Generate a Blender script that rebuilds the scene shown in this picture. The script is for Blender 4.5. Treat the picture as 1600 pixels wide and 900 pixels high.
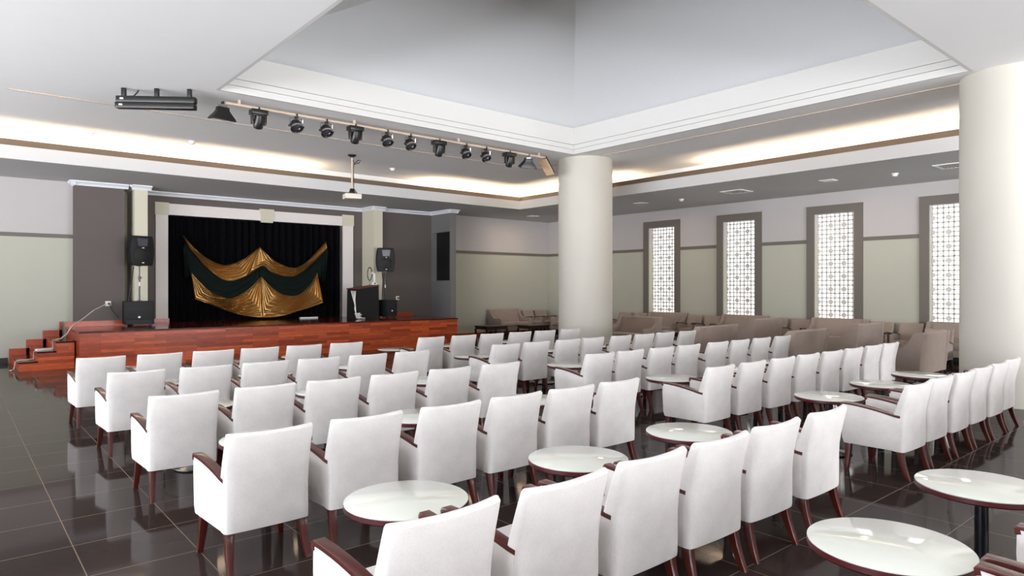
import bpy, bmesh, math, random
from mathutils import Vector, Matrix
random.seed(7)
PI = math.pi
sc = bpy.context.scene
for o in list(bpy.data.objects):
    bpy.data.objects.remove(o, do_unlink=True)
COL = sc.collection

# ------------------------------------------------------------------ camera, world, exposure
YAW = math.atan2(880, 1038)
cam_d = bpy.data.cameras.new('camera')
cam_d.sensor_width = 36.0
cam_d.lens = 1038 / 1600 * 36.0
cam_d.shift_y = -2.0 / 1600
cam_d.clip_start = 0.05
cam_d.clip_end = 200
cam = bpy.data.objects.new('camera', cam_d)
cam.location = (0, 0, 1.70)
cam.rotation_euler = (PI / 2, 0, -YAW)
COL.objects.link(cam)
sc.camera = cam

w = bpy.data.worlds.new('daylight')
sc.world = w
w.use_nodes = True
SKY, UPLIGHT, LATTICE_SIDE = 1.5, 14.0, 1.6     # world's lower half brightened as added uplight for the ceiling; lattice side kept dim
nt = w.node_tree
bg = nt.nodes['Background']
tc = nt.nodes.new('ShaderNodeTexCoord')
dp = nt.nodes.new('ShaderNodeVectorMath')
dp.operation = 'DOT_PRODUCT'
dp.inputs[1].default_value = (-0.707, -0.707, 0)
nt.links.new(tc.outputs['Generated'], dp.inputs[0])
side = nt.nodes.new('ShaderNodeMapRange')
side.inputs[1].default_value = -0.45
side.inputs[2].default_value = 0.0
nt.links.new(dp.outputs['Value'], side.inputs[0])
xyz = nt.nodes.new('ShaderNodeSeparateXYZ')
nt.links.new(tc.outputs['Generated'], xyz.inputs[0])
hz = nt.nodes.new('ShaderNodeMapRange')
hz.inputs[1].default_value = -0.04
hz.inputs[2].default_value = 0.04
hz.inputs[3].default_value = UPLIGHT
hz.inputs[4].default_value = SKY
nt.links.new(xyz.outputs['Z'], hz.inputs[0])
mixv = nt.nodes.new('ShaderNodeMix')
mixv.inputs[2].default_value = LATTICE_SIDE
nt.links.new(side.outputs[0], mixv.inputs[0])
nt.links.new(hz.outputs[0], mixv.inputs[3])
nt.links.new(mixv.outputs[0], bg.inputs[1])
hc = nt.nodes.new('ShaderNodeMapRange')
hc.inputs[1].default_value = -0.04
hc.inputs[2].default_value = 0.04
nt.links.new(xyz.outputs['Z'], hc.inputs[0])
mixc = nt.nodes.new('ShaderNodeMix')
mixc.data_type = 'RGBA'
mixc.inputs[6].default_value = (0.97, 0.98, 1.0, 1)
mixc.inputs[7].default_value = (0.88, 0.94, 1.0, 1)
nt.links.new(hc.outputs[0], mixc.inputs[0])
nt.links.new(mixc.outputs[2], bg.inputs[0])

sc.view_settings.view_transform = 'Standard'
sc.view_settings.look = 'None'
sc.view_settings.gamma = 1.0
sc.view_settings.use_curve_mapping = False
sc.view_settings.exposure = 0.07
sc.cycles.use_denoising = True
sc.cycles.max_bounces = 10
sc.cycles.diffuse_bounces = 6
sc.cycles.glossy_bounces = 4
sc.cycles.sample_clamp_indirect = 8

LEFT_POWER, BACK_POWER, COVE_POWER, RIGHT_POWER = (350.0, 480.0, 320.0, 330.0, 330.0), (150.0, 440.0, 800.0, 950.0), 19.0, 24.0


def area_light(name, loc, rot, sx, sy, power, color):
    d = bpy.data.lights.new(name, 'AREA')
    d.shape = 'RECTANGLE'
    d.size, d.size_y = sx, sy
    d.energy = power
    d.color = color
    o = bpy.data.objects.new(name, d)
    o.location = loc
    o.rotation_euler = rot
    COL.objects.link(o)
    return o


LEFT_WIN = [(-3.4, -0.6), (0.4, 3.2), (4.2, 7.0), (8.0, 10.8), (11.8, 14.6)]     # openings in the left wall (y0, y1)
BACK_WIN = [(-2.6, 0.6), (1.8, 5.0), (6.2, 9.4), (10.6, 13.8)]                   # openings in the back wall (x0, x1)
for (y0, y1), LP in zip(LEFT_WIN, LEFT_POWER):      # daylight through the glazing on the left
    area_light('window_daylight', (-8.28, (y0 + y1) / 2, 2.0), (0, -PI / 2 - .65, 0), 3.2, y1 - y0, LP, (0.88, 0.93, 1.0))
for (x0, x1), BP in zip(BACK_WIN, BACK_POWER):
    area_light('window_daylight', ((x0 + x1) / 2, -11.28, 2.0), (PI / 2 + .6, 0, 0), x1 - x0, 3.2, BP, (0.94, 0.97, 1.0))
WIN_Y = [13.19, 10.45, 7.73, 5.03]
for yc in WIN_Y:             # daylight through the pierced screens on the right
    area_light('window_daylight', (17.95, yc, 2.15), (0, PI / 2, 0), 2.9, 1.0, RIGHT_POWER, (1.0, 0.98, 0.94))


# ------------------------------------------------------------------ materials
def lin(c):
    c = c / 255.0
    return c / 12.92 if c <= 0.04045 else ((c + 0.055) / 1.055) ** 2.4


def rgb(r, g, b):
    return (lin(r), lin(g), lin(b), 1.0)


def mat(name, color, rough=0.6, metal=0.0, spec=0.5, noise=0.0, nscale=40.0, bump=0.0, coat=0.0, sheen=0.0):
    m = bpy.data.materials.new(name)
    m.use_nodes = True
    nt = m.node_tree
    p = nt.nodes['Principled BSDF']
    p.inputs['Base Color'].default_value = color
    p.inputs['Roughness'].default_value = rough
    p.inputs['Metallic'].default_value = metal
    p.inputs['Specular IOR Level'].default_value = spec
    p.inputs['Coat Weight'].default_value = coat
    p.inputs['Coat Roughness'].default_value = 0.05
    p.inputs['Sheen Weight'].default_value = sheen
    if noise or bump:
        tc = nt.nodes.new('ShaderNodeTexCoord')
        n = nt.nodes.new('ShaderNodeTexNoise')
        n.inputs['Scale'].default_value = nscale
        n.inputs['Detail'].default_value = 4
        nt.links.new(tc.outputs['Object'], n.inputs['Vector'])
        if noise:
            r = nt.nodes.new('ShaderNodeMapRange')
            r.inputs[3].default_value = 1 - noise
            r.inputs[4].default_value = 1 + noise
            nt.links.new(n.outputs['Fac'], r.inputs[0])
            x = nt.nodes.new('ShaderNodeMix')
            x.data_type = 'RGBA'
            x.blend_type = 'MULTIPLY'
            x.inputs[0].default_value = 1
            x.inputs[6].default_value = color
            nt.links.new(r.outputs[0], x.inputs[7])
            nt.links.new(x.outputs[2], p.inputs['Base Color'])
        if bump:
            b = nt.nodes.new('ShaderNodeBump')
            b.inputs['Strength'].default_value = bump
            b.inputs['Distance'].default_value = 0.004
            nt.links.new(n.outputs['Fac'], b.inputs['Height'])
            nt.links.new(b.outputs['Normal'], p.inputs['Normal'])
    return m


def fabric(name, color, amount=0.07):
    """woven cloth: two crossed wave textures and a broad noise"""
    m = mat(name, color, 0.9, spec=0.2, sheen=0.15)
    nt = m.node_tree
    p = nt.nodes['Principled BSDF']
    tc = nt.nodes.new('ShaderNodeTexCoord')
    mp = nt.nodes.new('ShaderNodeMapping')
    mp.inputs['Scale'].default_value = (260, 260, 60)
    n = nt.nodes.new('ShaderNodeTexNoise')
    n.inputs['Scale'].default_value = 1.0
    n.inputs['Detail'].default_value = 3
    n2 = nt.nodes.new('ShaderNodeTexNoise')
    n2.inputs['Scale'].default_value = 7.0
    nt.links.new(tc.outputs['Object'], mp.inputs[0])
    nt.links.new(mp.outputs[0], n.inputs['Vector'])
    nt.links.new(tc.outputs['Object'], n2.inputs['Vector'])
    ad = nt.nodes.new('ShaderNodeMath')
    ad.operation = 'ADD'
    nt.links.new(n.outputs['Fac'], ad.inputs[0])
    nt.links.new(n2.outputs['Fac'], ad.inputs[1])
    r = nt.nodes.new('ShaderNodeMapRange')
    r.inputs[1].default_value = 0.6
    r.inputs[2].default_value = 1.4
    r.inputs[3].default_value = 1 - amount
    r.inputs[4].default_value = 1 + amount
    nt.links.new(ad.outputs[0], r.inputs[0])
    x = nt.nodes.new('ShaderNodeMix')
    x.data_type = 'RGBA'
    x.blend_type = 'MULTIPLY'
    x.inputs[0].default_value = 1
    x.inputs[6].default_value = color
    nt.links.new(r.outputs[0], x.inputs[7])
    nt.links.new(x.outputs[2], p.inputs['Base Color'])
    b = nt.nodes.new('ShaderNodeBump')
    b.inputs['Strength'].default_value = 0.25
    b.inputs['Distance'].default_value = 0.002
    nt.links.new(n.outputs['Fac'], b.inputs['Height'])
    nt.links.new(b.outputs['Normal'], p.inputs['Normal'])
    return m


def tiles():
    m = mat('polished_dark_tile', rgb(60, 50, 47), 0.06, spec=0.05)
    nt = m.node_tree
    p = nt.nodes['Principled BSDF']
    tc = nt.nodes.new('ShaderNodeTexCoord')
    mp = nt.nodes.new('ShaderNodeMapping')
    mp.inputs['Location'].default_value = (-0.62 + 0.61 * 20, -2.15 + 0.6075 * 20, 0)
    br = nt.nodes.new('ShaderNodeTexBrick')
    br.offset = 0.0
    br.squash = 1.0
    br.inputs['Color1'].default_value = rgb(56, 46, 43)
    br.inputs['Color2'].default_value = rgb(51, 42, 39)
    br.inputs['Mortar'].default_value = rgb(128, 112, 96)
    br.inputs['Scale'].default_value = 1.0
    br.inputs['Mortar Size'].default_value = 0.0028
    br.inputs['Mortar Smooth'].default_value = 0.0
    br.inputs['Brick Width'].default_value = 0.61
    br.inputs['Row Height'].default_value = 0.6075
    nt.links.new(tc.outputs['Object'], mp.inputs[0])
    nt.links.new(mp.outputs[0], br.inputs['Vector'])
    n = nt.nodes.new('ShaderNodeTexNoise')
    n.inputs['Scale'].default_value = 3
    n.inputs['Detail'].default_value = 6
    nt.links.new(tc.outputs['Object'], n.inputs['Vector'])
    r = nt.nodes.new('ShaderNodeMapRange')
    r.inputs[3].default_value = 0.82
    r.inputs[4].default_value = 1.18
    nt.links.new(n.outputs['Fac'], r.inputs[0])
    x = nt.nodes.new('ShaderNodeMix')
    x.data_type = 'RGBA'
    x.blend_type = 'MULTIPLY'
    x.inputs[0].default_value = 1
    nt.links.new(br.outputs['Color'], x.inputs[6])
    nt.links.new(r.outputs[0], x.inputs[7])
    nt.links.new(x.outputs[2], p.inputs['Base Color'])
    rr = nt.nodes.new('ShaderNodeMapRange')
    rr.inputs[3].default_value = 0.06
    rr.inputs[4].default_value = 0.5
    nt.links.new(br.outputs['Fac'], rr.inputs[0])
    nt.links.new(rr.outputs[0], p.inputs['Roughness'])
    return m


def planks(name, c1, c2, axes, width=0.62, row=0.066, rough=0.3, grain=0.25):
    """strip parquet: staggered boards laid along the first of the two axes"""
    m = mat(name, c1, rough, spec=0.4)
    nt = m.node_tree
    p = nt.nodes['Principled BSDF']
    tc = nt.nodes.new('ShaderNodeTexCoord')
    sp = nt.nodes.new('ShaderNodeSeparateXYZ')
    cb = nt.nodes.new('ShaderNodeCombineXYZ')
    nt.links.new(tc.outputs['Object'], sp.inputs[0])
    nt.links.new(sp.outputs[axes[0]], cb.inputs[0])
    nt.links.new(sp.outputs[axes[1]], cb.inputs[1])
    br = nt.nodes.new('ShaderNodeTexBrick')
    br.offset = 0.37
    br.offset_frequency = 3
    br.inputs['Color1'].default_value = c1
    br.inputs['Color2'].default_value = c2
    br.inputs['Mortar'].default_value = tuple(a * 0.45 for a in c2[:3]) + (1,)
    br.inputs['Scale'].default_value = 1
    br.inputs['Mortar Size'].default_value = 0.0012
    br.inputs['Brick Width'].default_value = width
    br.inputs['Row Height'].default_value = row
    br.inputs['Bias'].default_value = -0.1
    nt.links.new(cb.outputs[0], br.inputs['Vector'])
    mp = nt.nodes.new('ShaderNodeMapping')
    mp.inputs['Scale'].default_value = (2.0, 26, 1)
    nt.links.new(cb.outputs[0], mp.inputs[0])
    n = nt.nodes.new('ShaderNodeTexNoise')
    n.inputs['Scale'].default_value = 2.5
    n.inputs['Detail'].default_value = 5
    nt.links.new(mp.outputs[0], n.inputs['Vector'])
    r = nt.nodes.new('ShaderNodeMapRange')
    r.inputs[1].default_value = 0.3
    r.inputs[2].default_value = 0.7
    r.inputs[3].default_value = 1 - grain
    r.inputs[4].default_value = 1 + grain
    nt.links.new(n.outputs['Fac'], r.inputs[0])
    x = nt.nodes.new('ShaderNodeMix')
    x.data_type = 'RGBA'
    x.blend_type = 'MULTIPLY'
    x.inputs[0].default_value = 1
    nt.links.new(br.outputs['Color'], x.inputs[6])
    nt.links.new(r.outputs[0], x.inputs[7])
    nt.links.new(x.outputs[2], p.inputs['Base Color'])
    return m


def glass_mat():
    m = bpy.data.materials.new('window_glass')
    m.use_nodes = True
    nt = m.node_tree
    nt.nodes.clear()
    out = nt.nodes.new('ShaderNodeOutputMaterial')
    t = nt.nodes.new('ShaderNodeBsdfTransparent')
    g = nt.nodes.new('ShaderNodeBsdfGlossy')
    g.inputs['Roughness'].default_value = 0.02
    f = nt.nodes.new('ShaderNodeFresnel')
    f.inputs['IOR'].default_value = 1.45
    mx = nt.nodes.new('ShaderNodeMixShader')
    nt.links.new(f.outputs[0], mx.inputs[0])
    nt.links.new(t.outputs[0], mx.inputs[1])
    nt.links.new(g.outputs[0], mx.inputs[2])
    nt.links.new(mx.outputs[0], out.inputs[0])
    return m


def screen_mat():
    m = mat('lattice_window_glow', rgb(226, 221, 214), 0.7)
    nt = m.node_tree
    tr = nt.nodes.new('ShaderNodeBsdfTranslucent')
    tr.inputs['Color'].default_value = rgb(226, 221, 214)
    mx = nt.nodes.new('ShaderNodeMixShader')
    mx.inputs[0].default_value = 0.22  # translucent share stands in for the window glow that pales the bars
    nt.links.new(nt.nodes['Principled BSDF'].outputs[0], mx.inputs[1])
    nt.links.new(tr.outputs[0], mx.inputs[2])
    nt.links.new(mx.outputs[0], nt.nodes['Material Output'].inputs[0])
    return m


M = {
    'ceiling': mat('white_ceiling_paint', rgb(240, 239, 239), 0.9, spec=0.2, noise=0.015, nscale=2),
    'trim_white': mat('white_paint_band_dimmed', rgb(212, 210, 207), 0.9, spec=0.2),  # same ceiling white, darkened to offset the strong light on the band
    'coffer': mat('white_paint_slopes_cool_lit', rgb(231, 233, 236), 0.9, spec=0.2),  # same ceiling white, tinted for the cool light on the slopes
    'band': mat('white_paint_soffit_dimmed', rgb(198, 197, 197), 0.9, spec=0.2),  # same ceiling white, darkened to offset strong light on fascia and soffit
    'wall_up': mat('upper_wall_paint', rgb(182, 177, 176), 0.85, spec=0.2, noise=0.02, nscale=3),
    'wall_low': mat('sage_wall_paint', rgb(179, 178, 165), 0.8, spec=0.2, noise=0.02, nscale=3),
    'rail': mat('taupe_rail_paint', rgb(104, 97, 90), 0.6),
    'grey': mat('dark_taupe_wall_paint', rgb(97, 89, 86), 0.75, spec=0.25, noise=0.03, nscale=3),
    'bluegrey': mat('blue_grey_panel_paint', rgb(112, 110, 108), 0.6, noise=0.02, nscale=3),
    'beige': mat('beige_pilaster_paint', rgb(204, 198, 178), 0.8, spec=0.2),
    'border': mat('pale_border_paint', rgb(222, 214, 210), 0.7),
    'crown': mat('white_crown_moulding', rgb(226, 228, 234), 0.6),
    'column': mat('white_column_plaster', rgb(202, 197, 187), 0.75, spec=0.25, noise=0.02, nscale=2),
    'black_base': mat('black_baseboard', rgb(22, 20, 22), 0.3),
    'upstand': mat('brown_cove_upstand', rgb(104, 88, 72), 0.7),
    'tile': tiles(),
    'fabric': fabric('white_woven_fabric', rgb(219, 214, 211), .10),
    'taupe': fabric('taupe_woven_fabric', rgb(156, 140, 130)),
    'wood': mat('red_mahogany', rgb(76, 26, 20), 0.28, noise=0.25, nscale=18, coat=0.3),
    'darkwood': mat('dark_wenge', rgb(48, 30, 26), 0.3, noise=0.2, nscale=18),
    'lam': mat('white_laminate', rgb(222, 224, 214), 0.07, spec=0.5),
    'rim': mat('dark_red_table_rim', rgb(72, 14, 20), 0.35),
    'black': mat('black_metal', rgb(16, 18, 24), 0.25, spec=0.5),
    'chrome': mat('chrome', rgb(205, 205, 208), 0.12, metal=1.0),
    'base': mat('dark_polished_base', rgb(92, 90, 90), 0.15, metal=1.0),
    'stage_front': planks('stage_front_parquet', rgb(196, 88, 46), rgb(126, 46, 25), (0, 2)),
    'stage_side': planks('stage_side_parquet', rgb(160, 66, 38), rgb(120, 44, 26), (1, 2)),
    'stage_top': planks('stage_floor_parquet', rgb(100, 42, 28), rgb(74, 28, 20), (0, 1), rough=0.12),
    'skirt': planks('red_skirting_wood', rgb(176, 74, 42), rgb(150, 58, 34), (0, 2), row=0.3),
    'curtain': mat('black_velvet', rgb(11, 10, 13), 0.95, spec=0.05),
    'gold': mat('gold_satin', rgb(198, 160, 102), 0.34, metal=0.85, noise=0.05, nscale=14),
    'green': mat('dark_green_velvet', rgb(2, 16, 10), 0.7, spec=0.15, noise=0.15, nscale=10),
    'plastic': mat('black_speaker_plastic', rgb(16, 16, 19), 0.5, spec=0.3),
    'grille': mat('black_grille', rgb(11, 10, 11), 0.65, noise=0.3, nscale=120),
    'badge': mat('white_badge', rgb(230, 230, 230), 0.4),
    'white': mat('white_plastic', rgb(232, 230, 226), 0.4),
    'projector': mat('ivory_projector_plastic', rgb(214, 206, 194), 0.45),
    'pipe': mat('pale_pipe', rgb(200, 178, 160), 0.4),
    'fix': mat('black_lamp_housing', rgb(20, 18, 18), 0.35),
    'lens': mat('lamp_lens', rgb(60, 60, 68), 0.08, spec=0.9),
    'screen': screen_mat(),
    'void': mat('black_niche', rgb(8, 8, 9), 0.6),
    'cloth': mat('black_table_cloth', rgb(12, 9, 10), 0.85, noise=0.2, nscale=6),
    'redtrim': mat('red_desk_trim', rgb(96, 26, 24), 0.5),
    'cable': mat('white_cable', rgb(212, 196, 188), 0.5),
    'cableb': mat('black_cable', rgb(26, 24, 26), 0.5),
    'vent': mat('grey_vent_metal', rgb(150, 142, 134), 0.5),
    'glass': glass_mat(),
    'tan_panel': mat('tan_lamp_edge', rgb(206, 178, 142), 0.4),
}


# ------------------------------------------------------------------ mesh helpers
class MB:
    def __init__(s):
        s.v, s.f = [], []

    def add(s, vs, fs):
        b = len(s.v)
        s.v += [tuple(x) for x in vs]
        s.f += [tuple(i + b for i in f) for f in fs]
        return s

    def box(s, x0, y0, z0, x1, y1, z1, mtx=None):
        vs = [Vector(p) for p in [(x0, y0, z0), (x1, y0, z0), (x1, y1, z0), (x0, y1, z0), (x0, y0, z1), (x1, y0, z1), (x1, y1, z1), (x0, y1, z1)]]
        if mtx:
            vs = [mtx @ v for v in vs]
        return s.add(vs, [(3, 2, 1, 0), (4, 5, 6, 7), (0, 1, 5, 4), (1, 2, 6, 5), (2, 3, 7, 6), (3, 0, 4, 7)])

    def loft(s, loops, closed_u=True, caps=True):
        """rings of equal length joined in order"""
        n = len(loops[0])
        vs = [p for l in loops for p in l]
        fs = []
        for i in range(len(loops) - 1):
            for j in range(n if closed_u else n - 1):
                k = (j + 1) % n
                fs.append((i * n + j, i * n + k, (i + 1) * n + k, (i + 1) * n + j))
        if caps:
            fs.append(tuple(range(n - 1, -1, -1)))
            fs.append(tuple((len(loops) - 1) * n + j for j in range(n)))
        return s.add(vs, fs)

    def lathe(s, prof, n=40, c=(0, 0, 0), mtx=None):
        loops = []
        for r, z in prof:
            l = [Vector((r * math.cos(2 * PI * k / n), r * math.sin(2 * PI * k / n), z)) for k in range(n)]
            if mtx:
                l = [mtx @ p for p in l]
            loops.append([(p[0] + c[0], p[1] + c[1], p[2] + c[2]) for p in l])
        return s.loft(loops)

    def tube(s, path, r, n=8):
        path = [Vector(p) for p in path]
        loops = []
        up = Vector((0, 0, 1))
        for i, p in enumerate(path):
            t = (path[min(i + 1, len(path) - 1)] - path[max(i - 1, 0)]).normalized()
            a = t.cross(up if abs(t.z) < 0.95 else Vector((1, 0, 0))).normalized()
            b = a.cross(t)
            loops.append([p + (a * math.cos(2 * PI * k / n) + b * math.sin(2 * PI * k / n)) * r for k in range(n)])
        return s.loft(loops)

    def prism(s, poly, x0, x1, fx=None):
        """polygon in (y,z), extruded along x; fx(y,z) adds an x offset"""
        a = [(x0 + (fx(y, z) if fx else 0), y, z) for y, z in poly]
        b = [(x1 + (fx(y, z) if fx else 0), y, z) for y, z in poly]
        return s.loft([a, b])

    def build(s, name, m, parent=None, smooth=False, bevel=0.0, seg=2, loc=(0, 0, 0)):
        me = bpy.data.meshes.new(name)
        me.from_pydata(s.v, [], s.f)
        bm = bmesh.new()
        bm.from_mesh(me)
        bmesh.ops.remove_doubles(bm, verts=bm.verts, dist=1e-5)
        bmesh.ops.recalc_face_normals(bm, faces=bm.faces)
        if bevel:
            ed = [e for e in bm.edges if len(e.link_faces) == 2 and e.calc_face_angle(0) > 0.6]
            bmesh.ops.bevel(bm, geom=ed, offset=bevel, segments=seg, profile=0.6, affect='EDGES', clamp_overlap=True)
        bm.to_mesh(me)
        bm.free()
        me.materials.append(m)
        if smooth or bevel:
            for p in me.polygons:
                p.use_smooth = True
            me.set_sharp_from_angle(angle=math.radians(42))
        o = bpy.data.objects.new(name, me)
        o.location = loc
        COL.objects.link(o)
        if parent:
            o.parent = parent
        return o


def empty(name, loc=(0, 0, 0), rz=0.0):
    o = bpy.data.objects.new(name, None)
    o.empty_display_size = 0.2
    o.location = loc
    o.rotation_euler = (0, 0, rz)
    COL.objects.link(o)
    return o


def tag(o, label=None, cat=None, group=None, kind=None):
    if label:
        o['label'] = label
    if cat:
        o['category'] = cat
    if group:
        o['group'] = group
    if kind:
        o['kind'] = kind
    return o


def struct(mb, name, m, label=None, cat=None, **k):
    o = mb.build(name, m, **k)
    return tag(o, label, cat, None, 'structure')


def kids(o):
    return [c for c in COL.objects if c.parent == o]


def copy_tree(o, loc, rz=0.0):
    c = o.copy()
    COL.objects.link(c)
    c.location = loc
    c.rotation_euler = (0, 0, rz)
    for ch in KIDS[o.name]:
        d = ch.copy()
        COL.objects.link(d)
        d.parent = c
        for g in KIDS.get(ch.name, []):
            e = g.copy()
            COL.objects.link(e)
            e.parent = d
    return c


KIDS = {}


def remember(o):
    KIDS[o.name] = kids(o)
    for ch in KIDS[o.name]:
        KIDS[ch.name] = kids(ch)
    return o


def B(*a):
    return MB().box(*a)


# ------------------------------------------------------------------ room shell
XL, XR, YB, YS = -8.0, 17.5, -11.0, 18.55      # left wall, right wall, back wall, stage wall
ZC, ZL = 4.82, 4.15                            # main ceiling, low outer soffit
CX0, CX1, CY0, CY1 = 3.28, 11.24, 3.06, 11.02  # coffer opening
LX, LY = 13.80, 15.90                          # inner edge of the low soffit

struct(B(XL - .3, YB - .3, -.15, XR + .4, 20.0, 0), 'floor', M['tile'], 'polished dark brown tiled floor with pale grout lines', 'floor')
c = MB()
HG = .05
c.box(XL - .2, YB - .2, ZC, CX0 - HG, 17.0, ZC + .16)
c.box(CX1 + HG, YB - .2, ZC, 14.9, 17.0, ZC + .16)
c.box(CX0 - HG, YB - .2, ZC, CX1 + HG, CY0 - HG, ZC + .16)
c.box(CX0 - HG, CY1 + HG, ZC, CX1 + HG, 17.0, ZC + .16)
struct(c, 'ceiling', M['ceiling'], 'white flat ceiling around the raised pyramid coffer', 'ceiling')

# stepped band round the coffer opening
band = MB()
for z0, z1, d, t in ((ZC, 4.925, 0.0, HG), (4.925, 4.938, .03, .02), (4.938, 5.035, 0.0, HG), (5.035, 5.048, .03, .02), (5.048, 5.44, 0.0, .3)):
    x0, x1, y0, y1 = CX0 - d, CX1 + d, CY0 - d, CY1 + d
    band.box(x0 - t, y0 - t, z0, x0, y1 + t, z1)
    band.box(x1, y0 - t, z0, x1 + t, y1 + t, z1)
    band.box(x0, y0 - t, z0, x1, y0, z1)
    band.box(x0, y1, z0, x1, y1 + t, z1)
band.box(CX0 - .3, CY0 - .3, 4.97, CX0 - HG - .001, CY1 + .3, 5.43)
band.box(CX1 + HG + .001, CY0 - .3, 4.97, CX1 + .3, CY1 + .3, 5.43)
band.box(CX0, CY0 - .3, 4.97, CX1, CY0 - HG - .001, 5.43)
band.box(CX0, CY1 + HG + .001, 4.97, CX1, CY1 + .3, 5.43)
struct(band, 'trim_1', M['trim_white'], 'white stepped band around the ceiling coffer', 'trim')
ax, ay, az = (CX0 + CX1) / 2, (CY0 + CY1) / 2, 7.0
d = .2
q = [(CX0 - d, CY0 - d, 5.40), (CX1 + d, CY0 - d, 5.40), (CX1 + d, CY1 + d, 5.40), (CX0 - d, CY1 + d, 5.40)]
pyr = MB()
pyr.add(q + [(ax, ay, az)], [(0, 1, 4), (1, 2, 4), (2, 3, 4), (3, 0, 4)])
qo = [(p[0] + (.15 if p[0] > 7 else -.15), p[1] + (.15 if p[1] > 7 else -.15), p[2]) for p in q]
pyr.add(qo + [(ax, ay, az + .15)], [(0, 1, 4), (1, 2, 4), (2, 3, 4), (3, 0, 4)])
pyr.add(q + qo, [(0, 1, 5, 4), (1, 2, 6, 5), (2, 3, 7, 6), (3, 0, 4, 7)])
struct(pyr, 'ceiling_coffer', M['coffer'], 'white pyramid shaped ceiling rising above the seating', 'ceiling')

# low outer soffit with fascia, brown upstand and the back of the light trough
low = MB()
low.box(XL - .2, LY, ZL, XR + .3, 20.0, 4.41)
low.box(LX, YB - .2, ZL, XR + .3, LY, 4.41)
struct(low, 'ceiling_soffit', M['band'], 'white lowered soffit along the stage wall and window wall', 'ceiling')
up = MB()
up.box(XL - .2, LY + .10, 4.40, LX + .10, LY + .15, 4.55)
up.box(LX + .10, YB - .2, 4.40, LX + .15, LY + .15, 4.55)
struct(up, 'trim_2', M['upstand'], 'brown upstand hiding the warm cove lights', 'trim')
bk = MB()
bk.box(XL - .2, 16.82, 4.40, 14.9, 17.0, 4.95)
bk.box(14.72, YB - .2, 4.40, 14.9, 16.82, 4.95)
struct(bk, 'trim_3', M['ceiling'], 'white back of the cove light trough', 'trim')
# shadow slot in the main ceiling, parallel to the cove
sl = MB()
sl.box(.70, 13.08, ZC - .012, 11.86, 13.11, ZC + .01)
sl.box(11.83, YB, ZC - .012, 11.86, 13.11, ZC + .01)
struct(sl, 'trim_4', M['pipe'], 'thin shadow slot strip in the flat ceiling', 'trim')


def wall_box(name, x0, y0, x1, y1, z0, z1, m, label=None):
    return struct(B(x0, y0, z0, x1, y1, z1), name, m, label, 'wall')


# right wall with the four window openings: lower zone, upper zone
OW, OZ0, OZ1 = 0.505, 0.72, 3.61
ys = [20.0]
for yc in WIN_Y:
    ys += [yc + OW, yc - OW]
ys.append(YB - .2)
rl, ru = MB(), MB()
for i in range(0, len(ys), 2):
    rl.box(XR, ys[i + 1], 0, XR + .3, ys[i], 2.90)
    ru.box(XR, ys[i + 1], 2.90, XR + .3, ys[i], ZL + .05)
for yc in WIN_Y:
    rl.box(XR, yc - OW, 0, XR + .3, yc + OW, OZ0)
    ru.box(XR, yc - OW, OZ1, XR + .3, yc + OW, ZL + .05)
struct(rl, 'wall_right', M['wall_low'], 'sage green lower zone of the window wall', 'wall')
struct(ru, 'wall_right_upper', M['wall_up'], 'pale upper zone of the window wall', 'wall')
rr = MB()
ry = [YS]
for yc in WIN_Y:
    ry += [yc + .715, yc - .715]
ry.append(YB)
for i in range(0, len(ry), 2):
    rr.box(XR - .025, ry[i + 1], 2.85, XR, ry[i], 2.945)
struct(rr, 'trim_5', M['rail'], 'taupe dado rail along the window wall', 'trim')
struct(B(XR - .02, YB, 0, XR, YS, .10), 'baseboard_right', M['black_base'], 'black baseboard under the window wall', 'baseboard')


def lattice():
    """pierced screen, 3 x 9 cells of 0.335 m: octagon rosettes, square frames, quatrefoil corners"""
    mb = MB()
    P_ = .335
    h = .0135
    y_lo, y_hi = -OW, OW
    z_lo, z_hi = OZ0, OZ1
    ny = 2
    t = .02

    def bar(y0, z0, y1, z1):
        y0, y1 = max(y0, y_lo), min(y1, y_hi)
        z0, z1 = max(z0, z_lo), min(z1, z_hi)
        if y1 - y0 > .002 and z1 - z0 > .002:
            mb.box(0, y0, z0, t, y1, z1)

    zc0 = 3.61 - .30
    cy = [(-1.5 + i) * P_ for i in range(4)]
    cz = [zc0 - k * P_ for k in range(-1, 9)]
    a = .105
    for y in cy:
        for sgn in (-1, 1):
            bar(y + sgn * a - h, z_lo, y + sgn * a + h, z_hi)
    for z in cz:
        for sgn in (-1, 1):
            bar(y_lo, z + sgn * a - h, y_hi, z + sgn * a + h)
    for y in cy:
        for z in cz:
            # four spokes out of the rosette, carried across the gap to the next cell
            bar(y - h * .8, z + .05, y + h * .8, z + P_ - .05)
            bar(y + .05, z - h * .8, y + P_ - .05, z + h * .8)
            if y_lo <= y <= y_hi and z_lo < z < z_hi:
                r = .062
                for rr_ in (r,):
                    pts = []
                    for k in range(8):
                        py = max(y_lo, min(y_hi, y + rr_ * math.cos(PI / 8 + k * PI / 4)))
                        pz = max(z_lo, min(z_hi, z + rr_ * math.sin(PI / 8 + k * PI / 4)))
                        pts.append((py, pz))
                    mb.prism(pts, -.002, t + .002)
            elif z_lo < z < z_hi:
                pass
            # quatrefoil corners: small diagonal fillets in the square between four cells
            oy, oz = y + P_ / 2, z + P_ / 2
            g = P_ / 2 - a - h
            for sy in (-1, 1):
                for sz in (-1, 1):
                    A = (oy + sy * g, oz + sz * g)
                    if y_lo < oy - g and oy + g < y_hi and z_lo < oz - g and oz + g < z_hi:
                        mb.prism([A, (A[0] - sy * .026, A[1]), (A[0], A[1] - sz * .026)], 0, t)
    return mb


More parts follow.
